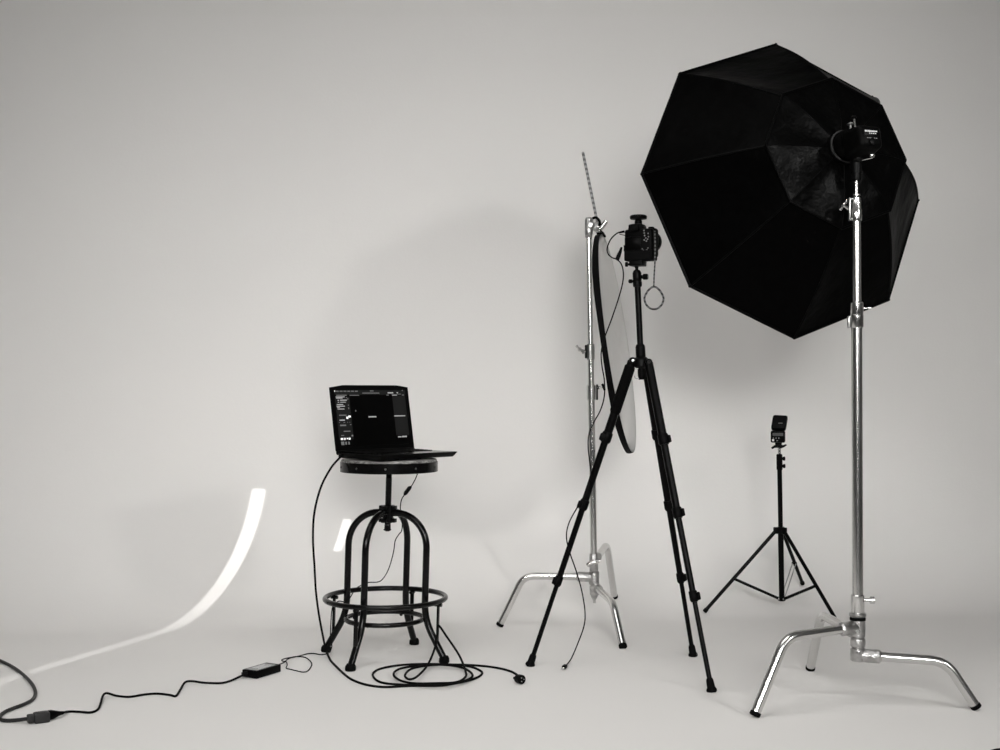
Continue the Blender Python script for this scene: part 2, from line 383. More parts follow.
# ------------------------------------------------------------------ chrome century stands
def wing_knob(parent, base, direction, up, size, m='chrome', name='locking_knob'):
    """shaft plus a T-shaped handle"""
    d = V(direction).normalized(); u = V(up).normalized(); k = MB()
    k.cyl(base, V(base) + d * size * 0.55, size * 0.13, 12)
    tip = V(base) + d * size * 0.62
    k.lathe(tip - d * size * 0.1, d, [(size * 0.12, 0), (size * 0.2, size * 0.06), (size * 0.2, size * 0.2), (size * 0.12, size * 0.26)], 14)
    k.tube([tip - u * size * 0.5, tip - u * size * 0.2, tip + u * size * 0.2, tip + u * size * 0.5], [size * 0.13, size * 0.09, size * 0.09, size * 0.13], 10)
    return link(name, k, m, parent)
def ball_knob(parent, base, direction, L, r, m='chrome', name='locking_knob'):
    d = V(direction).normalized(); k = MB()
    k.cyl(base, V(base) + d * L * 0.6, r * 0.45, 12)
    k.lathe(V(base) + d * L * 0.5, d, [(r * 0.5, 0), (r, L * 0.06), (r, L * 0.44), (r * 0.7, L * 0.5)], 16)
    return link(name, k, m, parent)
def stand_leg(parent, axis_p, foot, z_h, bend, r=0.0138, fil=0.042, rise=0.0):
    a = V((axis_p.x, axis_p.y, z_h)); f = V(foot)
    d = V((f.x - a.x, f.y - a.y, 0)); L = d.length; d.normalize()
    p0 = a + d * 0.02; p1 = a + d * (L * bend) + V((0, 0, rise)); end = f + V((0, 0, 0.006)) - d * 0.002
    lg = MB(); path = fillet([p0, p1, end], fil, 12); lg.tube(path, r, 18)
    leg = link('leg', lg, 'chrome', parent)
    sl = (end - p1).normalized(); c = MB()
    c.lathe(end - sl * 0.010, sl, [(r + 0.0004, 0), (r + 0.0012, 0.001), (r + 0.0012, 0.010), (r * 0.9, 0.012)], 16); link('foot_cap', c, 'rubber', leg)
    so = MB(); so.lathe(a, p1 - p0, [(r + 0.004, 0.010), (r + 0.0055, 0.014), (r + 0.0055, 0.058), (r + 0.001, 0.064)], 20); link('leg_socket', so, 'chrome_worn', leg)
    return leg
# near stand
ax0 = V((STX, STY, 0))
def Z(py, y=STY): return P(857, py, y).z
cs = thing('century_stand', 'tall chrome light stand in front carrying the octagonal softbox', 'light stand', ax0)
stand_leg(cs, ax0, G(754, 717.5), Z(627), 0.70, rise=-0.008)
stand_leg(cs, ax0, G(810, 670.5), Z(634), 0.74)
stand_leg(cs, ax0, G(977.5, 710), Z(655), 0.74, rise=-0.006)
def ring(zs, rs):  # lathe profile around the near stand's axis
    k = MB(); k.lathe(ax0, V((0, 0, 1)), list(zip(rs, zs)), 28); return k
for nm, (ya, yb), mt in (('leg_collar', (617, 637), 'chrome_worn'), ('leg_collar', (637.5, 647), 'chrome_worn'), ('leg_collar', (647.5, 661), 'chrome_worn')):
    za, zb = Z(yb), Z(ya); link(nm, ring([za, za + 0.003, (za + zb) / 2, zb - 0.003, zb], [0.0175, 0.0205, 0.0215, 0.0205, 0.0175]), mt, cs)
link('base_flange', ring([Z(617), Z(616), Z(613), Z(612)], [0.019, 0.0235, 0.0235, 0.019]), 'chrome_worn', cs)
link('black_ring', ring([Z(620.5), Z(620), Z(617.6), Z(617.2)], [0.019, 0.0222, 0.0222, 0.019]), 'rubber', cs)
link('base_sleeve', ring([Z(613), Z(612), Z(595.5), Z(594.5)], [0.0175, 0.0185, 0.0185, 0.0165]), 'chrome', cs)
link('lower_tube', ring([Z(600), Z(328)], [0.0152, 0.0152]), 'chrome', cs)
link('middle_collar', ring([Z(328), Z(327), Z(315.5), Z(315), Z(314), Z(303), Z(302)], [0.0175, 0.0192, 0.0192, 0.0178, 0.0185, 0.0185, 0.016]), 'chrome', cs)
link('upper_tube', ring([Z(310), Z(221)], [0.0125, 0.0125]), 'chrome', cs)
link('top_collar', ring([Z(221.3), Z(220), Z(210), Z(208.5), Z(198), Z(196.8)], [0.015, 0.0162, 0.0160, 0.0142, 0.0140, 0.011]), 'chrome', cs)
link('pin_flange', ring([Z(196.2), Z(195.8), Z(194.4), Z(194)], [0.008, 0.0118, 0.0118, 0.007]), 'chrome', cs)
link('mounting_pin', ring([Z(197), Z(172)], [0.0055, 0.0055]), 'chrome', cs)
k = MB(); k.box(V((STX - 0.0205, STY - 0.004, (Z(198) + Z(221)) / 2)), 0.005, 0.014, Z(198) - Z(221), None, 0.0015)
k.box(V((STX - 0.016, STY - 0.004, Z(199.5))), 0.012, 0.012, 0.005, None, 0.001); k.box(V((STX - 0.017, STY - 0.004, Z(219.5))), 0.010, 0.012, 0.005, None, 0.001); link('clamp_lug', k, 'grey_metal', cs)
wing_knob(cs, V((STX - 0.022, STY - 0.004, Z(209.5))), V((-1, -0.5, 0.62)), V((-0.55, 0.1, -0.75)), 0.036)
k = MB(); k.box(V((STX - 0.0225, STY, (Z(316) + Z(328)) / 2)), 0.006, 0.013, 0.034, None, 0.0015); link('clamp_lug', k, 'grey_metal', cs)
ball_knob(cs, V((STX + 0.017, STY - 0.006, Z(308.5))), V((1, -0.15, 0.04)), 0.024, 0.0035)
ball_knob(cs, V((STX + 0.016, STY - 0.006, Z(599.5))), V((1, -0.2, 0.0)), 0.030, 0.0105)
k = MB(); k.lathe(V((STX - 0.006, STY - 0.02, Z(630))), V((0, -1, 0)), [(0.007, -0.004), (0.007, 0.005), (0.005, 0.007)], 6); link('hex_bolt', k, 'chrome_worn', cs)
k = MB(); k.lathe(V((STX - 0.004, STY - 0.02, Z(652))), V((0, -1, 0)), [(0.006, -0.004), (0.006, 0.005), (0.004, 0.007)], 6); link('hex_bolt', k, 'chrome_worn', cs)

# far stand, leaning slightly, one leg up on the curve of the backdrop
BY0 = 4.67
b_lo = P(594.4, 603, BY0); b_hi = P(588.6, 222, BY0); b_ax = (b_hi - b_lo).normalized()
def bz(py): t = (py - 603) / (222 - 603); return b_lo.lerp(b_hi, t)
gb = V((b_lo.x, b_lo.y, 0))
cb = thing('century_stand', 'slender chrome light stand behind the camera tripod holding the round reflector', 'light stand', gb)
def bring(ys, rs, seg=24):
    k = MB(); o = bz(ys[0]); k.lathe(o, b_ax, [(r, (bz(y) - o).dot(b_ax)) for y, r in zip(ys, rs)], seg); return k
stand_leg(cb, bz(577), S(499, 627), bz(577).z, 0.74, r=0.0132)
stand_leg(cb, bz(586), S(623.3, 649), bz(586).z, 0.66, r=0.0132, rise=-0.02)
stand_leg(cb, bz(560), S(614.5, 598.5), bz(561).z, 0.62, r=0.0132, rise=0.035)
link('leg_collar', bring([571, 572, 584, 585], [0.016, 0.0195, 0.0195, 0.016]), 'chrome_worn', cb)
link('leg_collar', bring([585.5, 586.5, 594, 595], [0.015, 0.0175, 0.0175, 0.015]), 'chrome_worn', cb)
link('bottom_pin', bring([594, 597, 600, 603], [0.0145, 0.012, 0.006, 0.005]), 'chrome_worn', cb)
link('leg_slider', bring([553.5, 554.5, 570, 571], [0.0145, 0.0165, 0.0165, 0.0145]), 'chrome_worn', cb)
k = MB(); q = bz(562); k.lathe(q + V((-0.004, -0.016, 0)), V((-0.25, -1, -0.1)), [(0.006, 0), (0.008, 0.01), (0.012, 0.014)], 14)
k.tube([q + V((-0.028, -0.032, -0.008)), q + V((-0.012, -0.034, 0.0)), q + V((0.01, -0.034, 0.007)), q + V((0.02, -0.033, 0.009))], [0.007, 0.010, 0.009, 0.006], 12); link('slider_knob', k, 'chrome', cb)
link('lower_tube', bring([575, 400], [0.0130, 0.0130]), 'chrome', cb)
link('middle_collar', bring([400.5, 400, 386, 385], [0.014, 0.0165, 0.0165, 0.013]), 'chrome', cb)
link('middle_tube', bring([392, 352], [0.0118, 0.0118]), 'chrome', cb)
link('upper_collar', bring([360, 359.5, 345, 344], [0.013, 0.0150, 0.0150, 0.012]), 'grey_metal', cb)
link('upper_tube', bring([352, 232], [0.0104, 0.0104]), 'chrome', cb)
k = MB(); k.box(bz(392.5) + V((0.0215, -0.004, 0)), 0.007, 0.014, 0.058, None, 0.002); link('clamp_lug', k, 'black_satin', cb)
k = MB(); k.cyl(bz(388) + V((0.022, -0.004, 0)), bz(388) + V((0.042, -0.006, 0.002)), 0.0042, 12); k.lathe(bz(388) + V((0.026, -0.0045, 0)), V((1, 0, 0)), [(0.005, 0), (0.007, 0.003), (0.005, 0.006)], 14); link('knob_shaft', k, 'chrome', cb)
k = MB(); k.tube([bz(388) + V((0.040, -0.006, 0.014)), bz(388) + V((0.046, -0.006, 0.006)), bz(388) + V((0.050, -0.006, -0.010))], [0.004, 0.006, 0.004], 10); link('knob_handle', k, 'black_plastic', cb)
k = MB(); k.box(bz(352) + V((-0.018, -0.004, 0)), 0.007, 0.013, 0.05, None, 0.002); link('clamp_lug', k, 'black_satin', cb)
wing_knob(cb, bz(352) + V((-0.02, -0.006, 0)), V((-1, -0.5, 0.35)), V((-0.7, 0, 0.75)), 0.040)
# grip head, rod and strap at its top
gh = bz(227) + V((0.004, -0.006, 0))
k = MB(); k.box(gh + V((-0.004, 0.0, 0.0)), 0.030, 0.030, 0.072, None, 0.011, 3); k.lathe(gh + V((0.002, -0.02, 0.004)), V((0.1, 1, 0)), [(0.009, -0.006), (0.0135, -0.002), (0.0135, 0.012)], 20); k.lathe(bz(237), b_ax, [(0.011, -0.004), (0.0135, 0.0), (0.0135, 0.012), (0.010, 0.014)], 18); link('grip_head', k, 'chrome_worn', cb)
k = MB(); k.lathe(gh + V((0.028, -0.012, -0.002)), V((0.15, 1, 0)), [(0.012, -0.006), (0.020, -0.001), (0.020, 0.014), (0.014, 0.018)], 22); k.lathe(gh + V((0.028, -0.020, -0.002)), V((0.15, 1, 0)), [(0.006, -0.006), (0.008, -0.002), (0.008, 0.012)], 14); link('grip_jaw', k, 'chrome_worn', cb)
k = MB(); k.tube([gh + V((0.030, -0.026, -0.022)), gh + V((0.042, -0.028, -0.006)), gh + V((0.058, -0.028, 0.016))], [0.006, 0.0085, 0.0095], 12); link('grip_handle', k, 'chrome', cb)
rod0 = P(598, 226, BY0 - 0.015); rod1 = P(583, 153, BY0 + 0.02)
k = MB(); k.cyl(rod0, rod1, 0.0052, 14); k.lathe(rod1, rod1 - rod0, [(0.0052, 0), (0.0035, 0.004)], 12); link('grip_arm', k, 'thread', cb)
k = MB(); k.tube(smooth([P(592.5, 218.5, BY0 - 0.03), P(596, 217.5, BY0 - 0.035), P(599.5, 221, BY0 - 0.035), P(599.5, 225, BY0 - 0.03), P(596.5, 226, BY0 - 0.025)], 5), 0.0048, 10); link('safety_strap', k, 'rubber', cb)

# ------------------------------------------------------------------ round reflector, nearly edge-on
rc = P(617.6, 343.5, 4.68); vr, vu, vf = view_frame(rc)
wl = (vr * (-31) + vu * 217).normalized()                       # long direction as seen
sr = wl.cross(vf).normalized()
if sr.dot(vr) < 0: sr = -sr
AN = math.radians(5.4)
rt = (sr * math.sin(AN) + vf * math.cos(AN)).normalized()       # in-plane, pointing away
rn = wl.cross(rt).normalized()
if rn.dot(sr) < 0: rn = -rn                                     # cloth faces the right of the picture
RR = 0.412
rf = thing('round_reflector', 'round white cloth reflector in a black hoop, hanging almost edge-on', 'reflector', rc - wl * RR)
def rpt(a, r, n=0.0): return rc + (wl * math.cos(a) + rt * math.sin(a)) * r + rn * n
k = MB(); N = 72; vs_ = []; fs = []
for i in range(N):
    a = 2 * PI * i / N
    w = 0.020 + 0.002 * math.sin(5 * a)
    vs_ += [rpt(a, RR, 0.0015), rpt(a, RR + 0.002, -w / 2), rpt(a, RR, -w), rpt(a, RR - 0.010, -w), rpt(a, RR - 0.010, 0.0015)]
for i in range(N):
    j = (i + 1) % N
    for q in range(5): fs.append((i * 5 + q, i * 5 + (q + 1) % 5, j * 5 + (q + 1) % 5, j * 5 + q))
k.add(vs_, fs); link('hoop', k, 'rubber', rf, ang=60)
k = MB(); vs_ = []; fs = []
for i in range(N):
    a = 2 * PI * i / N; vs_ += [rpt(a, RR - 0.0104, 0.0012), rpt(a, RR - 0.0104, -0.0185)]
for i in range(N): j = (i + 1) % N; fs.append((2 * i, 2 * i + 1, 2 * j + 1, 2 * j))
k.add(vs_, fs); link('hoop_lining', k, 'white_print', rf, ang=60)
k = MB(); vs_ = [rc.copy()]; fs = []
for q in range(1, 9):
    for i in range(N):
        a = 2 * PI * i / N; rr = (RR - 0.001) * q / 8
        vs_.append(rpt(a, rr, 0.0022 + 0.0018 * math.sin(9 * a + q) * (1 - (q / 8) ** 2)))
for i in range(N): fs.append((0, 1 + i, 1 + (i + 1) % N))
for q in range(7):
    for i in range(N): fs.append((1 + q * N + i, 1 + (q + 1) * N + i, 1 + (q + 1) * N + (i + 1) % N, 1 + q * N + (i + 1) % N))
k.add(vs_, fs); link('reflector_cloth', k, 'white_cloth', rf, ang=80)
k = MB(); top = rc + wl * RR; k.box(top + wl * 0.006 - rn * 0.008, 0.02, 0.03, 0.03, (rn, rt, wl), 0.004); k.tube([top - rn * 0.002 + wl * 0.01, P(602.5, 232.5, 4.6), P(605, 236.5, 4.58)], 0.0045, 8); link('hanging_tab', k, 'rubber', rf)

# ------------------------------------------------------------------ camera tripod
TY = 3.98
tc0 = P(641.5, 372, TY); tct = P(637.6, 288, TY); tdir = (tct - tc0).normalized()
tr = thing('camera_tripod', 'tall black camera tripod with long telescopic legs, camera on top', 'tripod', V((tc0.x, TY, 0)))
def tp(py): t = (py - 372) / (288 - 372); return tc0.lerp(tct, t)
def tring(ys, rs, seg=22):
    k = MB(); o = tp(ys[0]); k.lathe(o, tdir, [(r, (tp(y) - o).dot(tdir)) for y, r in zip(ys, rs)], seg); return k
link('center_column', tring([376, 287], [0.0098, 0.0098]), 'black_metal', tr)
link('column_collar', tring([358, 356, 347, 345, 344], [0.0145, 0.0155, 0.0155, 0.0135, 0.0105]), 'black_plastic', tr)
link('apex_hub', tring([368, 366, 359, 357], [0.016, 0.024, 0.024, 0.016]), 'black_satin', tr)
k = MB(); k.lathe(tp(369), -tdir, [(0.012, 0), (0.0125, 0.02), (0.0105, 0.034)], 16); link('column_end', k, 'black_plastic', tr)
k = MB(); hk = tp(377); k.tube(smooth([hk + V((0, 0, 0.006)), hk + V((-0.010, -0.004, -0.004)), hk + V((-0.02, -0.004, -0.004)), hk + V((-0.024, -0.004, 0.004))], 5), 0.0018, 8); link('bag_hook', k, 'grey_metal', tr)
def tleg(top, foot, fr, foam=False):
    top = V(top); foot = V(foot); d = (foot - top).normalized(); L = (foot - top).length
    rs = [0.0138, 0.0115, 0.0095, 0.0075]; cuts = [0.0] + fr + [1.0]
    k = MB(); k.cyl(top, top + d * L * fr[0], rs[0], 18)
    lg = link('leg', k, 'black_metal', tr)
    for q in range(1, 4):
        k = MB(); k.cyl(top + d * L * (cuts[q] - 0.01), top + d * (L * cuts[q + 1] - (0.012 if q == 3 else 0)), rs[q], 18); link('leg_section', k, 'black_metal', lg)
    for q, f in enumerate(fr):
        c0 = top + d * L * f; r = rs[q] + 0.0035
        k = MB(); k.lathe(c0 - d * 0.018, d, [(r - 0.002, 0), (r, 0.003), (r, 0.028), (r - 0.003, 0.034)], 18)
        e = V((0.75, -0.5, 0)) if foot.x > top.x else V((-0.75, -0.5, 0))
        k.box(c0 + e.normalized() * (r + 0.001) - d * 0.003, 0.011, 0.016, 0.024, frame(d), 0.003); link('leg_clamp', k, 'black_plastic', lg)
    k = MB(); k.lathe(foot - d * 0.040, d, [(0.009, 0), (0.011, 0.006), (0.012, 0.026), (0.0155, 0.032), (0.0155, 0.038), (0.011, 0.042)], 18); link('rubber_foot', k, 'rubber', lg)
    if foam:
        k = MB(); k.lathe(top + d * 0.015, d, [(0.013, 0), (0.0175, 0.006), (0.0175, 0.155), (0.013, 0.165)], 18); link('foam_grip', k, 'foam', lg)
    k = MB(); k.lathe(top - V((0, 0.018, 0)), V((0, 1, 0)), [(0.007, 0), (0.0105, 0.003), (0.0105, 0.033), (0.007, 0.036)], 18); k.tube([top, tp(362)], 0.009, 10); link('hinge', k, 'black_satin', lg)
    k = MB(); k.lathe(top - V((0, 0.0185, 0)), V((0, -1, 0)), [(0.004, 0), (0.0038, 0.002)], 12); link('hinge_bolt', k, 'grey_metal' if foam else 'black_satin', lg)
tleg(P(632.2, 360.5, TY), G(529.7, 666), [0.250, 0.470, 0.720], True)
tleg(P(648.5, 362, TY - 0.03), G(712, 692), [0.248, 0.475, 0.725])
tleg(P(645.5, 364, TY + 0.04), G(693.3, 656.3), [0.235, 0.475, 0.725])
# ball head
link('head_base', tring([287, 286, 282, 281], [0.012, 0.0145, 0.0145, 0.012]), 'black_satin', tr)
link('ball_head', tring([281.5, 280.5, 273, 271.5, 270], [0.0125, 0.0140, 0.0140, 0.012, 0.009]), 'black_satin', tr)
link('ball_neck', tring([271, 268, 266], [0.0055, 0.0055, 0.008]), 'black_satin', tr)
hp = tp(277); k = MB(); k.lathe(hp + V((0.012, -0.004, 0)), V((1, -0.35, 0)), [(0.006, 0), (0.006, 0.006), (0.0095, 0.008), (0.0095, 0.020), (0.007, 0.023)], 18); link('ball_knob', k, 'black_plastic', tr)
k = MB(); k.lathe(hp + V((0.0335, -0.0118, 0)), V((1, -0.35, 0)), [(0.0045, 0), (0.004, 0.002)], 14); link('knob_cap', k, 'grey_metal', tr)
hp = tp(281.5); k = MB(); k.lathe(hp + V((-0.012, -0.004, 0)), V((-1, -0.3, 0)), [(0.0045, 0), (0.0045, 0.006), (0.0065, 0.007), (0.0065, 0.015), (0.004, 0.017)], 14); link('pan_knob', k, 'black_plastic', tr)
CY = math.radians(-27)                                           # camera looks away and to the right
cx = V((math.cos(CY), math.sin(CY), 0)); cf = V((-math.sin(CY), math.cos(CY), 0)); cz = V((0, 0, 1))
k = MB(); pc = P(637.8, 264.3, TY); k.box(pc, 0.044, 0.045, 0.013, (cx, cf, cz), 0.003); k.box(pc + cz * 0.0066, 0.044, 0.044, 0.006, (cx, cf, cz), 0.001); link('quick_release_clamp', k, 'black_satin', tr)
k = MB(); k.lathe(pc - cx * 0.024 - cf * 0.012, -cx - cf * 0.4, [(0.004, 0), (0.004, 0.004), (0.008, 0.005), (0.008, 0.012), (0.005, 0.014)], 16); link('clamp_knob', k, 'black_plastic', tr)

# ------------------------------------------------------------------ camera on the tripod
cb0 = P(640.8, 261.2, TY); SC = 314.0
ca = thing('digital_camera', 'black digital camera seen from behind on top of the tripod', 'camera', cb0)
def cp(u, v, w=0.0): return cb0 + cx * u + cz * v + cf * w          # u sideways, v up from its base, w towards the lens
ax3 = (cx, cf, cz)
k = MB(); k.box(cp(0, 0.0505), 0.094, 0.048, 0.101, ax3, 0.007, 3); body = link('body', k, 'black_plastic', ca)
k = MB(); k.box(cp(0, 0.017, -0.001), 0.096, 0.051, 0.034, ax3, 0.005, 2); link('battery_grip', k, 'rubber', ca)
k = MB(); k.box(cp(0.040, 0.058, 0.012), 0.020, 0.040, 0.094, ax3, 0.009, 3); link('hand_grip', k, 'rubber', ca)
k = MB(); k.box(cp(-0.012, 0.105, 0.002), 0.056, 0.05, 0.028, ax3, 0.007, 2, taper=(0.8, 0.85)); link('viewfinder_hump', k, 'black_plastic', ca)
k = MB(); k.box(cp(-0.012, 0.104, -0.030), 0.034, 0.014, 0.022, ax3, 0.004, 2); link('eyecup', k, 'rubber', ca)
k = MB(); k.lathe(cp(-0.008, 0.116, 0), cz, [(0.012, 0), (0.012, 0.012), (0.010, 0.016), (0.026, 0.019), (0.0275, 0.022), (0.0275, 0.028), (0.024, 0.031)], 28); link('hot_shoe_mount', k, 'black_satin', ca)
k = MB(); k.lathe(cp(0.004, 0.069, 0.022), cf, [(0.033, 0), (0.036, 0.004), (0.036, 0.022), (0.0335, 0.024), (0.0335, 0.048), (0.036, 0.05), (0.036, 0.064), (0.031, 0.066), (0.028, 0.058)], 36); lens = link('lens', k, 'black_plastic', ca)
k = MB(); k.lathe(cp(0.004, 0.069, 0.078), cf, [(0.0285, 0), (0.022, 0.004), (0.008, 0.006)], 28); link('front_glass', k, 'screen', lens)
k = MB(); k.box(cp(-0.018, 0.055, -0.0245), 0.054, 0.003, 0.042, ax3, 0.001); link('rear_screen', k, 'screen', ca)
for u, v in ((0.022, 0.094), (0.023, 0.086), (0.024, 0.078), (0.028, 0.070), (0.034, 0.066), (0.030, 0.060), (0.023, 0.064), (0.037, 0.074), (0.036, 0.084)):
    k = MB(); k.lathe(cp(u - 0.002, v, -0.0238), -cf, [(0.0024, -0.001), (0.0024, 0.0012), (0.0016, 0.002)], 10); link('button', k, 'dim_print', ca)
for u, v in ((0.016, 0.036), (0.020, 0.032), (0.026, 0.031), (0.032, 0.033), (0.035, 0.038)):
    k = MB(); k.lathe(cp(u - 0.002, v, -0.0238), -cf, [(0.0018, -0.001), (0.0018, 0.001), (0.0012, 0.0016)], 8); link('button', k, 'dim_print', ca)
k = MB(); k.lathe(cp(0.034, 0.098, 0.004), cz, [(0.010, 0), (0.010, 0.008), (0.008, 0.010)], 20); link('mode_dial', k, 'black_satin', ca)
k = MB(); k.box(cp(-0.0485, 0.042, -0.012), 0.006, 0.014, 0.02, ax3, 0.0015); k.tube([cp(-0.046, 0.083, -0.01), cp(-0.066, 0.088, -0.016)], 0.0012, 6); link('port_cover', k, 'rubber', ca)
stp = [P(654.8, 231, TY - 0.05), P(655.2, 245, TY - 0.062), P(654.9, 262, TY - 0.062), P(654.2, 275, TY - 0.058), P(653.8, 286.5, TY - 0.056)]
k = MB(); k.tube(smooth(stp, 6), 0.0024, 8)
k.tube([P(654 + 9.6 * math.sin(a) * (1 - 0.28 * max(0, math.cos(a))), 298 - 11.2 * math.cos(a), TY - 0.056) for a in [2 * PI * q / 32 for q in range(32)]], 0.0032, 8, closed=True); link('wrist_strap', k, 'braid', ca)

# tether cable of the camera
tcb = thing('tether_cable', 'thin black cable hanging from the camera down to the floor beside the tripod', 'cable', G(562, 668))
D0 = TY - 0.005
k = MB(); k.tube(smooth([P(623, 231.8, D0), P(617.5, 233, D0), P(611, 239, D0), P(607.2, 248, D0), P(608.2, 254, D0), P(612, 257.5, D0), P(617, 259.6, D0), P(621.3, 264, D0), P(623.3, 272, D0), P(622.8, 282, D0), P(619, 297, D0), P(612, 318, D0), P(604.5, 338, D0), P(601.2, 352, D0), P(602, 366, D0), P(604.3, 380, D0), P(604.3, 396, D0), P(600.5, 410, D0), P(593.5, 423, D0), P(588.8, 435, D0), P(588.2, 448, D0), P(590, 464, D0), P(590.5, 476, D0 - 0.01), P(585, 496, D0 - 0.02),
     P(577, 508, D0 - 0.02), P(569, 523, D0 - 0.01), P(566.4, 537, D0), P(570, 553, D0), P(576.5, 572, D0), P(582, 592, D0), P(585, 612, D0), P(584, 626, D0), P(578, 643, D0), G(571, 659, 0.012), G(565, 666.5, 0.008)], 6), 0.0021, 8); link('cord', k, 'black_plastic', tcb)
k = MB(); k.tube([P(617, 260, D0), P(618.5, 256, D0), P(620.5, 251, D0 - 0.002), P(621.6, 247, D0 - 0.004)], [0.0065, 0.0068, 0.0048, 0.0030], 12); link('cable_lock', k, 'black_plastic', tcb)
k = MB(); k.tube([P(624.5, 231.4, D0), P(619, 232.6, D0)], [0.004, 0.0028], 10); link('camera_plug', k, 'black_plastic', tcb)
ue = G(565.5, 666, 0.008); ud = (G(557, 672.5, 0.008) - ue).normalized(); sd = ud.cross(V((0, 0, 1)))
k = MB(); k.box(ue + ud * 0.010, 0.012, 0.011, 0.028, (sd, V((0, 0, 1)), ud), 0.002); link('plug', k, 'black_plastic', tcb)
k = MB(); k.box(ue + ud * 0.030, 0.009, 0.0045, 0.014, (sd, V((0, 0, 1)), ud), 0.0005); link('plug_tip', k, 'chrome', tcb)

# ------------------------------------------------------------------ small flash on its own light stand
LY = 4.93
l_lo = P(781.8, 600, LY); l_hi = P(779.3, 452, LY); ldir = (l_hi - l_lo).normalized()
ls = thing('light_stand', 'short black folding light stand behind, holding a small flash', 'light stand', V((l_lo.x, LY, 0)))
def lp(py): t = (py - 600) / (452 - 600); return l_lo.lerp(l_hi, t)
def lring(ys, rs, seg=18):
    k = MB(); o = lp(ys[0]); k.lathe(o, ldir, [(r, (lp(y) - o).dot(ldir)) for y, r in zip(ys, rs)], seg); return k
link('lower_tube', lring([600.5, 528], [0.0108, 0.0108]), 'black_metal', ls)
link('upper_tube', lring([530, 468], [0.0092, 0.0092]), 'black_metal', ls)
link('top_sleeve', lring([470, 469, 455, 454], [0.010, 0.0118, 0.0118, 0.009]), 'black_plastic', ls)
for py in (458.5, 466):
    k = MB(); k.lathe(lp(py) + V((0.008, -0.004, 0)), V((1, -0.4, 0)), [(0.005, 0), (0.006, 0.005), (0.0085, 0.007), (0.0085, 0.012), (0.005, 0.014)], 14); link('sleeve_knob', k, 'black_plastic', ls)
link('leg_collar', lring([534, 533, 528, 527], [0.012, 0.0155, 0.0155, 0.012]), 'black_plastic', ls)
link('brace_collar', lring([601, 600.5, 597, 596.5], [0.010, 0.0145, 0.0145, 0.011]), 'black_plastic', ls)
link('spigot', lring([456, 448], [0.0062, 0.0062]), 'chrome', ls)
for (fx, fy, tx, ty_, mx, my) in ((704, 614, 776.5, 532, 735.5, 578), (839.5, 627.5, 787.5, 532, 816, 586.5), (802.8, 586, 786, 532, 0, 0)):
    ft = S(fx, fy); ax_t = lp(530.5); dd = V((ft.x - ax_t.x, ft.y - ax_t.y, 0)).normalized(); t0 = ax_t + dd * 0.018
    dl = (ft - t0).normalized(); Ll = (ft - t0).length; ft2 = ft + V((0, 0, 0.007)) - dl * 0.004
    k = MB(); k.cyl(t0, ft2, 0.0072, 12); lg = link('leg', k, 'black_metal', ls)
    k = MB(); k.lathe(ft2 - dl * 0.014, dl, [(0.0078, 0), (0.0092, 0.003), (0.0092, 0.014), (0.006, 0.017)], 12); link('foot_cap', k, 'rubber', lg)
    mid = t0 + dl * Ll * 0.58; b0 = lp(598.5) + dd * 0.012
    k = MB(); side = dd.cross(V((0, 0, 1)))
    if mx:
        k.tube([b0, mid], 0.0058, 10); link('brace', k, 'black_metal', lg)
    else:
        for sgn in (-1, 1): k.tube([b0 + side * 0.007 * sgn, mid + side * 0.007 * sgn], 0.0022, 8)
        link('brace', k, 'grey_metal', lg)
    k = MB(); k.lathe(mid - side * 0.010, side, [(0.004, 0), (0.005, 0.002), (0.005, 0.018), (0.004, 0.020)], 12); link('brace_bolt', k, 'black_plastic', lg)
    k = MB(); k.lathe(b0 - side * 0.008, side, [(0.003, 0), (0.004, 0.002), (0.004, 0.014), (0.003, 0.016)], 10); link('rivet', k, 'grey_metal', lg)
    k = MB(); k.box(t0, 0.016, 0.020, 0.026, (side, dd, V((0, 0, 1))), 0.003); link('leg_joint', k, 'black_plastic', lg)
fl0 = P(779, 449, LY)
sf = thing('flash_unit', 'small black battery flash on the short folding light stand', 'flash', fl0)
rr_, uu_, ff_ = view_frame(fl0); YAW = math.radians(-14)
fx_ = V((math.cos(YAW), math.sin(YAW), 0)); fy_ = V((-math.sin(YAW), math.cos(YAW), 0)); fz_ = V((0, 0, 1))
def fp(px, py, w=0.0): return P(px, py, LY) + fy_ * w
k = MB(); k.box(fp(778.6, 446.2), 0.030, 0.03, 0.012, (fx_, fy_, fz_), 0.002); k.box(fp(778.5, 443.6), 0.022, 0.024, 0.014, (fx_, fy_, fz_), 0.002, taper=(1.3, 1.1))
k.tube([fp(777, 445.8, -0.012), fp(774, 446.8, -0.014), fp(771.8, 448.2, -0.014)], [0.006, 0.005, 0.004], 8); k.tube([fp(780, 447, -0.012), fp(783.5, 446, -0.014), fp(786.5, 444.6, -0.014)], [0.006, 0.005, 0.003], 8); link('foot_bracket', k, 'black_plastic', sf)
k = MB(); k.box(fp(778, 436.6), 0.056, 0.038, 0.047, (fx_, fy_, fz_), 0.006, 2); fbd = link('body', k, 'black_plastic', sf)
tl = math.radians(9); hx = (fx_ * math.cos(tl) + fz_ * -math.sin(tl) * 0.25).normalized(); hz = (fz_ * math.cos(tl) + fx_ * math.sin(tl) + fy_ * 0.25).normalized(); hy = hz.cross(hx)
k = MB(); k.box(fp(779.4, 423.0, 0.004), 0.057, 0.046, 0.056, (hx, hy, hz), 0.007, 2); link('flash_tube_head', k, 'black_plastic', sf)
k = MB(); k.box(fp(778.0, 434.3, -0.0195), 0.040, 0.0015, 0.012, (fx_, fy_, fz_), 0.0004); link('display', k, 'faint_print', fbd)
k = MB()
for q in range(4): k.box(fp(773.5 + q * 2.7, 438.0, -0.0195), 0.0035, 0.0012, 0.005, (fx_, fy_, fz_))
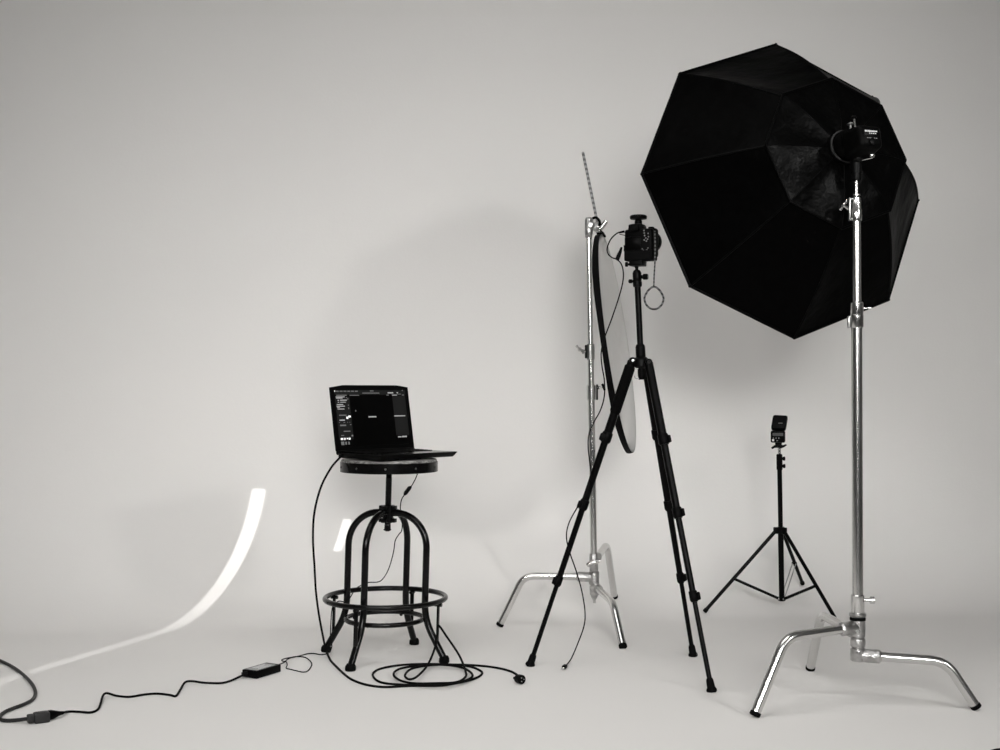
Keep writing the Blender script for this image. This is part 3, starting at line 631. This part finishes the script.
k.box(fp(777.3, 440.5, -0.0195), 0.006, 0.0012, 0.003, (fx_, fy_, fz_)); k.box(fp(781.5, 440.5, -0.0195), 0.004, 0.0012, 0.003, (fx_, fy_, fz_)); link('button_legend', k, 'dim_print', fbd)
k = MB(); k.box(fp(773.2, 440.0, -0.0195), 0.0075, 0.0015, 0.008, (fx_, fy_, fz_), 0.0003); link('white_button', k, 'white_print', fbd)
k = MB(); k.box(fp(780.6, 423.0, -0.026), 0.016, 0.0012, 0.004, (fx_, fy_, fz_)); link('maker_print', k, 'faint_print', sf)

# ------------------------------------------------------------------ industrial stool
SY = 4.18; sc0 = P(389, 600, SY); SX = sc0.x
so_ = V((SX, SY, 0))
stl = thing('industrial_stool', 'round industrial stool with arched black tube legs, foot ring and wooden seat', 'stool', so_)
def ring_at(z, r, tr_, seg=64): k = MB(); k.tube([so_ + V((r * math.cos(a), r * math.sin(a), z)) for a in [2 * PI * q / seg for q in range(seg)]], tr_, 12, closed=True); return k
SEAT = 0.6605; RS = 0.163
link0 = link
def link(name, mb, *a, **kw):            # the worn stool stands slightly askew under its seat
    for p in mb.v: p.x -= 0.0170 * max(0.0, 1 - p.z / 0.62)
    return link0(name, mb, *a, **kw)
k = MB(); k.lathe(so_, V((0, 0, 1)), [(RS - 0.010, 0.626), (RS - 0.003, 0.630), (RS - 0.003, 0.655), (RS - 0.006, SEAT - 0.001), (RS - 0.014, SEAT)], 64); link('seat', k, 'wood', stl)
k = MB(); k.lathe(so_, V((0, 0, 1)), [(RS - 0.003, 0.618), (RS, 0.619), (RS, 0.651), (RS - 0.003, 0.652)], 64); band = link('seat_band', k, 'stool_metal', stl)
for q in range(10):
    a = 2 * PI * q / 10 + 0.33; d = V((math.cos(a), math.sin(a), 0)); k = MB(); k.lathe(so_ + d * RS + V((0, 0, 0.635)), d, [(0.004, -0.001), (0.0036, 0.0015), (0.0015, 0.0028)], 10); link('rivet', k, 'rivet', band)
k = MB(); k.lathe(so_, V((0, 0, 1)), [(0.085, 0.619), (0.085, 0.624), (0.03, 0.625)], 32); link('seat_plate', k, 'stool_metal', stl)
k = MB(); prof = [(0.0105, 0.432)]
z = 0.44
while z < 0.60: prof += [(0.0107, z), (0.0099, z + 0.002)]; z += 0.004
k.lathe(so_, V((0, 0, 1)), prof + [(0.0105, 0.622)], 20); link('screw_post', k, 'stool_metal', stl)
k = MB(); k.lathe(so_, V((0, 0, 1)), [(0.006, 0.418), (0.011, 0.421), (0.011, 0.432)], 16); k.tube([so_ + V((-0.013, -0.004, 0.424)), so_ + V((0.013, -0.004, 0.424))], 0.0018, 8); link('post_end', k, 'stool_metal', stl)
PH0 = math.atan2(0.39, -0.918)
k = MB(); k.lathe(so_, V((0, 0, 1)), [(0.016, 0.447), (0.0185, 0.45), (0.0185, 0.503), (0.016, 0.506)], 24); link('hub', k, 'stool_metal', stl)
for q in range(4):
    a = PH0 + q * PI / 2; d = V((math.cos(a), math.sin(a), 0)); t_ = V((-d.y, d.x, 0)); Zv = V((0, 0, 1))
    def lpnt(r, z): return so_ + d * r + Zv * z
    arch = [lpnt(0.016, 0.480)] + [lpnt(0.034 + 0.113 * math.sin(b), 0.368 + 0.113 * math.cos(b)) for b in [PI / 2 * w / 12 for w in range(13)]]
    low = fillet([lpnt(0.147, 0.35), lpnt(0.147, 0.135), lpnt(0.222, 0.012)], 0.055, 8)
    k = MB(); k.tube(arch + low, 0.0112, 16); lg = link('leg', k, 'stool_metal', stl)
    dl = (lpnt(0.222, 0.012) - lpnt(0.147, 0.135)).normalized()
    k = MB(); k.lathe(lpnt(0.2225, 0.0), Zv, [(0.016, 0), (0.0175, 0.003), (0.0170, 0.014), (0.0125, 0.022)], 18); link('foot_cap', k, 'rubber', lg)
    k = MB(); k.box(lpnt(0.196, 0.122), 0.005, 0.014, 0.138, (d, t_, Zv), 0.001); k.lathe(lpnt(0.196, 0.186), d, [(0.006, -0.012), (0.006, 0.012)], 12); link('ring_strut', k, 'stool_metal', lg)
    for zz in (0.455, 0.498):
        k = MB(); k.box(lpnt(0.021, zz), 0.018, 0.020, 0.013, (d, t_, Zv), 0.002); link('hub_lug', k, 'stool_metal', lg)
    k = MB(); k.lathe(lpnt(0.120, 0.122), -d, [(0.005, 0), (0.006, 0.003), (0.004, 0.008)], 10); link('brace_bolt', k, 'stool_metal', lg)
link('foot_ring', ring_at(0.197, 0.200, 0.0088), 'stool_metal', stl)
link('brace_ring', ring_at(0.128, 0.129, 0.0080), 'stool_metal', stl)

link = link0
# ------------------------------------------------------------------ laptop on the stool
AL = math.radians(46.5); LW, LD, LT = 0.345, 0.222, 0.019
u = V((math.cos(AL), math.sin(AL), 0)); v = V((math.sin(AL), -math.cos(AL), 0)); zz = V((0, 0, 1))
lc = V((SX + 0.030, SY - 0.005, SEAT + 0.0012))
lt = thing('laptop', 'open black laptop standing on the stool, dark photo software on its screen', 'laptop', lc)
def bp_(a, b, z): return lc + u * a + v * b + zz * (z - 0.03 * b)                 # a along the hinge, b towards the front edge
k = MB(); k.box(bp_(0, 0, 0.012), LW, LD, 0.017, (u, v, -zz), 0.003, 2, taper=(0.93, 0.90)); base = link('base', k, 'black_plastic', lt)
k = MB(); k.box(bp_(0, 0.004, 0.0207), LW - 0.008, LD - 0.016, 0.001, (u, v, zz)); link('deck', k, 'deck', base)
k = MB()
for r in range(5):
    for c in range(15): k.box(bp_(-0.150 + c * 0.0205 + r * 0.002, -0.082 + r * 0.0195, 0.0222), 0.017, 0.016, 0.002, (u, v, zz))
link('keyboard', k, 'rubber', base, kind='stuff')
k = MB(); k.box(bp_(-0.02, 0.066, 0.0214), 0.10, 0.062, 0.0006, (u, v, zz)); link('touchpad', k, 'mirror_pad', base)
for sgn in (-1, 1):
    for b in (-0.085, 0.085): k = MB(); k.lathe(bp_(sgn * 0.14 if b < 0 else sgn * 0.05, b if b < 0 else 0.05, 0.0), zz, [(0.007, 0), (0.007, 0.004)], 12); link('rubber_pad', k, 'rubber', base)
LEAN = math.radians(9.5); w_ = (zz * math.cos(LEAN) - v * math.sin(LEAN)); nrm = (v * math.cos(LEAN) + zz * math.sin(LEAN))
LH = 0.2245; h0 = bp_(0, -LD / 2 + 0.004, 0.020)
def sp_(a, h, n=0.0): return h0 + u * a + w_ * h + nrm * n
hw = LW / 2
k = MB(); k.prism([sp_(-hw + 0.004, 0.0, -0.008), sp_(hw - 0.004, 0.0, -0.008), sp_(hw, 0.006, -0.008), sp_(hw, LH - 0.007, -0.008), sp_(hw - 0.052, LH, -0.008), sp_(-hw + 0.052, LH, -0.008), sp_(-hw, LH - 0.007, -0.008), sp_(-hw, 0.006, -0.008)], nrm * 0.008); lid = link('lid', k, 'black_plastic', lt)
k = MB(); k.tube([bp_(-hw + 0.003, -LD / 2 + 0.002, 0.018), bp_(hw - 0.003, -LD / 2 + 0.002, 0.018)], 0.0075, 12); link('hinge', k, 'black_plastic', lt)
SW0, SW1, SH0, SH1 = -hw + 0.014, hw - 0.014, 0.018, LH - 0.017
def scr(x, y, n): return sp_(SW0 + (SW1 - SW0) * x, SH1 - (SH1 - SH0) * y, n)
def uibars(name, bars, m, n):
    k = MB()
    for x0, x1, y0, y1 in bars: k.prism([scr(x0, y1, n), scr(x1, y1, n), scr(x1, y0, n), scr(x0, y0, n)], nrm * 0.00025)
    return link(name, k, m, lid, kind='stuff' if len(bars) > 4 else None)
uibars('display', [(0, 1, 0, 1)], 'screen', 0.0001)
uibars('screen_panel', [(0.0, 0.195, 0.13, 0.88), (0.80, 0.99, 0.10, 0.84), (0.0, 1.0, 0.0, 0.085)], 'ui_panel', 0.0005)
dim = [(0.02 + 0.052 * q, 0.058 + 0.052 * q, 0.012, 0.03) for q in range(6)] + [(0.38, 0.62, 0.048, 0.062), (0.20, 0.33, 0.088, 0.100), (0.49, 0.54, 0.008, 0.022), (0.02, 0.16, 0.085, 0.100)]
dim += [(0.03, 0.13, 0.44 + 0.0, 0.455), (0.02, 0.03, 0.57, 0.58), (0.08, 0.10, 0.57, 0.582), (0.13, 0.14, 0.57, 0.58), (0.16, 0.17, 0.57, 0.58), (0.03, 0.11, 0.615, 0.64), (0.165, 0.18, 0.61, 0.625), (0.07, 0.16, 0.725, 0.742), (0.03, 0.07, 0.80, 0.812), (0.02, 0.06, 0.915, 0.975), (0.075, 0.095, 0.92, 0.97), (0.115, 0.135, 0.92, 0.97), (0.17, 0.19, 0.80, 0.83), (0.15, 0.16, 0.125, 0.14), (0.165, 0.175, 0.15, 0.17), (0.165, 0.175, 0.26, 0.28), (0.165, 0.175, 0.31, 0.34), (0.255, 0.268, 0.36, 0.385), (0.95, 0.965, 0.0, 0.015), (0.88, 0.93, 0.07, 0.08), (0.945, 0.975, 0.085, 0.1), (0.72, 0.75, 0.085, 0.1)]
uibars('screen_text', dim, 'ui_dim', 0.0009)
txt = [(0.01, 0.13, 0.115, 0.13), (0.015, 0.10, 0.135, 0.15), (0.03, 0.05, 0.175, 0.19), (0.065, 0.155, 0.172, 0.188), (0.03, 0.05, 0.21, 0.222), (0.065, 0.14, 0.21, 0.222), (0.015, 0.10, 0.25, 0.266), (0.01, 0.12, 0.28, 0.296), (0.015, 0.05, 0.305, 0.318), (0.02, 0.11, 0.33, 0.345), (0.03, 0.10, 0.525, 0.545), (0.43, 0.54, 0.475, 0.497), (0.80, 0.96, 0.47, 0.488), (0.74, 0.82, 0.04, 0.062), (0.87, 0.89, 0.04, 0.06), (0.80, 0.87, 0.087, 0.1), (0.82, 0.87, 0.857, 0.875), (0.88, 0.95, 0.85, 0.875)]
uibars('screen_lettering', txt, 'ui_text', 0.0009)
uibars('screen_icon', [(0.125, 0.15, 0.475, 0.515), (0.155, 0.185, 0.455, 0.49), (0.02, 0.05, 0.85, 0.885), (0.06, 0.085, 0.85, 0.885), (0.10, 0.115, 0.85, 0.875), (0.125, 0.15, 0.85, 0.885), (0.0, 0.01, 0.005, 0.03)], 'ui_bright', 0.0009)

# ------------------------------------------------------------------ cables on the floor
# long black cable: from the laptop down the side of the stool, coiled on the floor, plug at its end
k4 = lambda x, y: (300 + x / 3.846, 560 + y / 3.846)
cr = 0.0036
def fl(x, y, lift=0.0): px, py = k4(x, y); return G(px, py, cr + lift)
lcb = thing('laptop_cable', 'long black cable running from the laptop to a loose coil beside the stool', 'cable', G(430, 672))
pts = [bp_(-hw + 0.01, -LD / 2 + 0.02, 0.012), P(339, 458.5, 4.12), P(331, 468, 4.09), P(321, 487, 4.07), P(314.5, 512, 4.06), P(313, 538, 4.06), P(314.5, 566, 4.07), P(316, 592, 4.09), P(319, 615, 4.12), P(322.5, 634, 4.16), G(325.5, 648, 0.012)]
pts += [fl(*p) for p in ((112, 375), (130, 400), (200, 460), (300, 487), (420, 484), (560, 478), (640, 466), (690, 447), (697, 428), (640, 407), (520, 400), (400, 403), (310, 418), (280, 441), (310, 470), (400, 480))]
pts += [fl(*p, 0.007) for p in ((520, 484), (600, 474), (655, 455), (660, 436), (620, 413), (540, 403), (440, 408), (380, 420), (360, 440), (385, 463), (440, 474), (520, 474))]
pts += [fl(*p, 0.010) for p in ((600, 470), (636, 450), (636, 425))]
pts += [P(459, 655, 4.04), P(447, 637, 4.06), P(438.6, 625.5, 4.07), P(437.6, 633, 4.06), P(434.5, 649, 4.03)]
pts += [fl(*p, 0.014) for p in ((490, 405), (450, 448), (420, 459), (404, 443), (430, 418), (500, 405), (580, 402))]
pts += [fl(*p, 0.004) for p in ((650, 404),)] + [fl(*p) for p in ((700, 407), (760, 415), (810, 428), (838, 444))]
k = MB(); k.tube(smooth(pts, 7), cr, 9); link('cord', k, 'rubber', lcb)
e0 = G(519.3, 679, 0.014); e1 = V((0.55, -0.83, 0.08)).normalized()
k = MB(); k.lathe(e0 - e1 * 0.016, e1, [(0.004, -0.012), (0.006, 0), (0.0125, 0.006), (0.0138, 0.012), (0.0138, 0.03), (0.012, 0.032)], 20); link('plug', k, 'black_plastic', lcb)
k = MB(); f1, f2, _ = frame(e1)
for a in range(3): k.lathe(e0 + e1 * 0.0155 + (f1 * math.cos(a * 2.094) + f2 * math.sin(a * 2.094)) * 0.006, e1, [(0.002, 0), (0.002, 0.002)], 8)
link('contact', k, 'dim_print', lcb)
k = MB(); q0 = bp_(-hw + 0.012, -LD / 2 + 0.022, 0.012); k.tube([q0, q0 + V((-0.012, -0.01, -0.006))], 0.006, 10); link('laptop_plug', k, 'black_plastic', lcb)

# power adapter with its two leads
pa_d, pa_c = G(257, 679.4), G(281, 672); U1 = (pa_c - pa_d).normalized(); V1 = V((-U1.y, U1.x, 0)); AL_, AW_, AH_ = 0.116, 0.060, 0.0235
pa = thing('power_adapter', 'black laptop power brick with a pale label lying on the white floor', 'power adapter', pa_d + U1 * AL_ / 2 + V1 * AW_ / 2)
pc_ = pa_d + U1 * AL_ / 2 + V1 * AW_ / 2 + zz * (AH_ / 2 + 0.001)
k = MB(); k.box(pc_, AL_, AW_, AH_, (U1, V1, zz), 0.003, 2); pbody = link('body', k, 'black_plastic', pa)
k = MB(); k.box(pc_ + zz * (AH_ / 2 + 0.0002) - U1 * 0.004, AL_ * 0.78, AW_ * 0.74, 0.0006, (U1, V1, zz)); link('label', k, 'label', pbody)
k = MB()
for q in range(4): k.box(pc_ + zz * (AH_ / 2 + 0.0007) - U1 * 0.004 + V1 * (-0.014 + q * 0.0085) + U1 * (0.004 * (q % 2)), AL_ * (0.5 - 0.07 * (q % 3)), 0.0035, 0.0003, (U1, V1, zz))
link('label_print', k, 'white_print', pbody)
in0 = pc_ - U1 * AL_ / 2 - V1 * -0.008
k = MB(); k.tube([in0, in0 - U1 * 0.014 - V1 * -0.010], [0.009, 0.007], 12); link('inlet_plug', k, 'black_plastic', pa)
c3 = lambda x, y, z=0.0035: G(x / 3.125, 620 + y / 3.125, z)
k = MB(); k.tube(smooth([in0 - U1 * 0.006 + V1 * 0.004, c3(747, 178, 0.009), c3(720, 190), c3(690, 197), c3(640, 196), c3(600, 191, 0.010), c3(578, 195, 0.010), c3(565, 215), c3(550, 237), c3(530, 234), c3(490, 230), c3(450, 233), c3(405, 240), c3(365, 237), c3(335, 229, 0.012), c3(322, 236, 0.012), c3(314, 262, 0.006), c3(305, 280), c3(282, 289), c3(250, 287), c3(215, 286), c3(195, 290, 0.012)], 7), 0.0034, 9); link('mains_lead', k, 'rubber', pa)
pA = c3(196, 290, 0.013); pB = c3(150, 298, 0.013); pd = (pB - pA).normalized()
k = MB(); k.lathe(pA - pd * 0.002, pd, [(0.0045, 0), (0.006, 0.010), (0.009, 0.02), (0.0135, 0.034), (0.0135, 0.052)], 16); link('mains_plug', k, 'black_plastic', pa)
ot0 = pc_ + U1 * AL_ / 2 + V1 * 0.004
c6 = lambda x, y, z=0.002: G(225 + x / 8.333, 640 + y / 8.333, z)
thin = [ot0 - U1 * 0.004, c6(490, 188, 0.010), c6(515, 165, 0.006), c6(560, 143), c6(620, 138), c6(680, 150), c6(718, 185), c6(720, 215), c6(690, 257), c6(650, 267), c6(590, 255), c6(540, 243), c6(510, 234), c6(518, 208, 0.004), c6(510, 182, 0.007), c6(480, 175, 0.008), c6(474, 165, 0.008), c6(510, 152, 0.006), c6(570, 143, 0.006), c6(630, 130), c6(690, 114), c6(740, 112), c6(800, 122), c6(845, 115), c6(872, 102)]
c5 = lambda x, y, d: P(310 + x / 6.667, 575 + y / 6.667, d)
thin += [c5(138, 500, 4.17), c5(146, 470, 4.19), c5(136, 400, 4.21), c5(140, 300, 4.22), c5(145, 240, 4.22), c5(155, 205, 4.22), c5(190, 175, 4.21), c5(235, 178, 4.215), c5(268, 150, 4.22), c5(292, 108, 4.235), c5(318, 82, 4.25), c5(345, 68, 4.25), c5(390, 50, 4.24), c5(455, 46, 4.22), c5(490, 20, 4.21)]
c7 = lambda x, y, d: P(355 + x / 10.714, 470 + y / 10.714, d)
thin += [P(389, 568, 4.20), P(393.5, 552, 4.20), c7(430, 760, 4.20), c7(470, 690, 4.20), c7(500, 650, 4.20), c7(505, 560, 4.23), c7(488, 450, 4.21), c7(487, 380, 4.20), c7(500, 315, 4.19), c7(530, 265, 4.19), c7(570, 215, 4.19), c7(600, 180, 4.19), c7(640, 110, 4.19), c7(660, 65, 4.19), c7(668, 30, 4.20), bp_(0.05, 0.03, -0.033)]
k = MB(); k.tube(smooth(thin, 6), 0.0018, 8); link('output_lead', k, 'rubber', pa)
k = MB(); k.tube([c7(528, 268, 4.19), c7(540, 250, 4.19), c7(585, 190, 4.19), c7(602, 178, 4.19)], [0.0035, 0.0068, 0.0068, 0.0035], 12); link('lead_joint', k, 'black_plastic', pa)

# grey extension cord
ec = thing('extension_cord', 'thick dark grey extension cord looping in from the left edge of the floor', 'extension cord', c3(115, 305))
k = MB(); g7 = lambda x, y, z=0.0058: G(x / 7.5, 640 + y / 7.5, z)
k.tube(smooth([g7(-420, 60), g7(-230, 85), g7(-90, 118), g7(0, 155), g7(80, 193), g7(150, 240), g7(215, 300), g7(252, 350), g7(266, 400), g7(245, 445), g7(180, 482), g7(100, 512), g7(35, 540), g7(0, 572), g7(8, 597), g7(60, 604), g7(130, 600, 0.008), g7(212, 590, 0.013)], 7), 0.0051, 10); link('cord', k, 'grey_cord', ec)
sA = g7(205, 592, 0.014); sB = g7(372, 570, 0.014); sdv = (sB - sA).normalized(); ssd = sdv.cross(zz).normalized(); sup = ssd.cross(sdv); SL = (sB - sA).length
k = MB(); k.box(sA + sdv * SL * 0.15, SL * 0.3, 0.024, 0.021, (sdv, ssd, sup), 0.003); link('strain_relief', k, 'grey_plastic', ec)
k = MB(); k.box(sA + sdv * SL * 0.63, SL * 0.70, 0.030, 0.027, (sdv, ssd, sup), 0.004); sk = link('socket', k, 'grey_plastic', ec)
k = MB()
for q in range(5): k.box(sA + sdv * SL * (0.42 + 0.1 * q) + sup * 0.0132, 0.003, 0.02, 0.002, (sdv, ssd, sup))
link('grip_ridge', k, 'grey_cord', sk)

# dark object just entering at the lower right corner, drawn as a cable end
ctr = G(1012, 768, 0.0)
corner_cord = thing('floor_cable', 'dark cable end just entering at the bottom right corner of the floor', 'cable', ctr)
k = MB(); k.tube(smooth([G(986, 754.5, 0.006), G(994, 751.6, 0.006), G(1004, 750.6, 0.006), G(1030, 752, 0.006), G(1075, 770, 0.006)], 6), 0.006, 10); link('cord', k, 'rubber', corner_cord)

for o in bpy.data.objects:
    if '_o' in o: del o['_o']
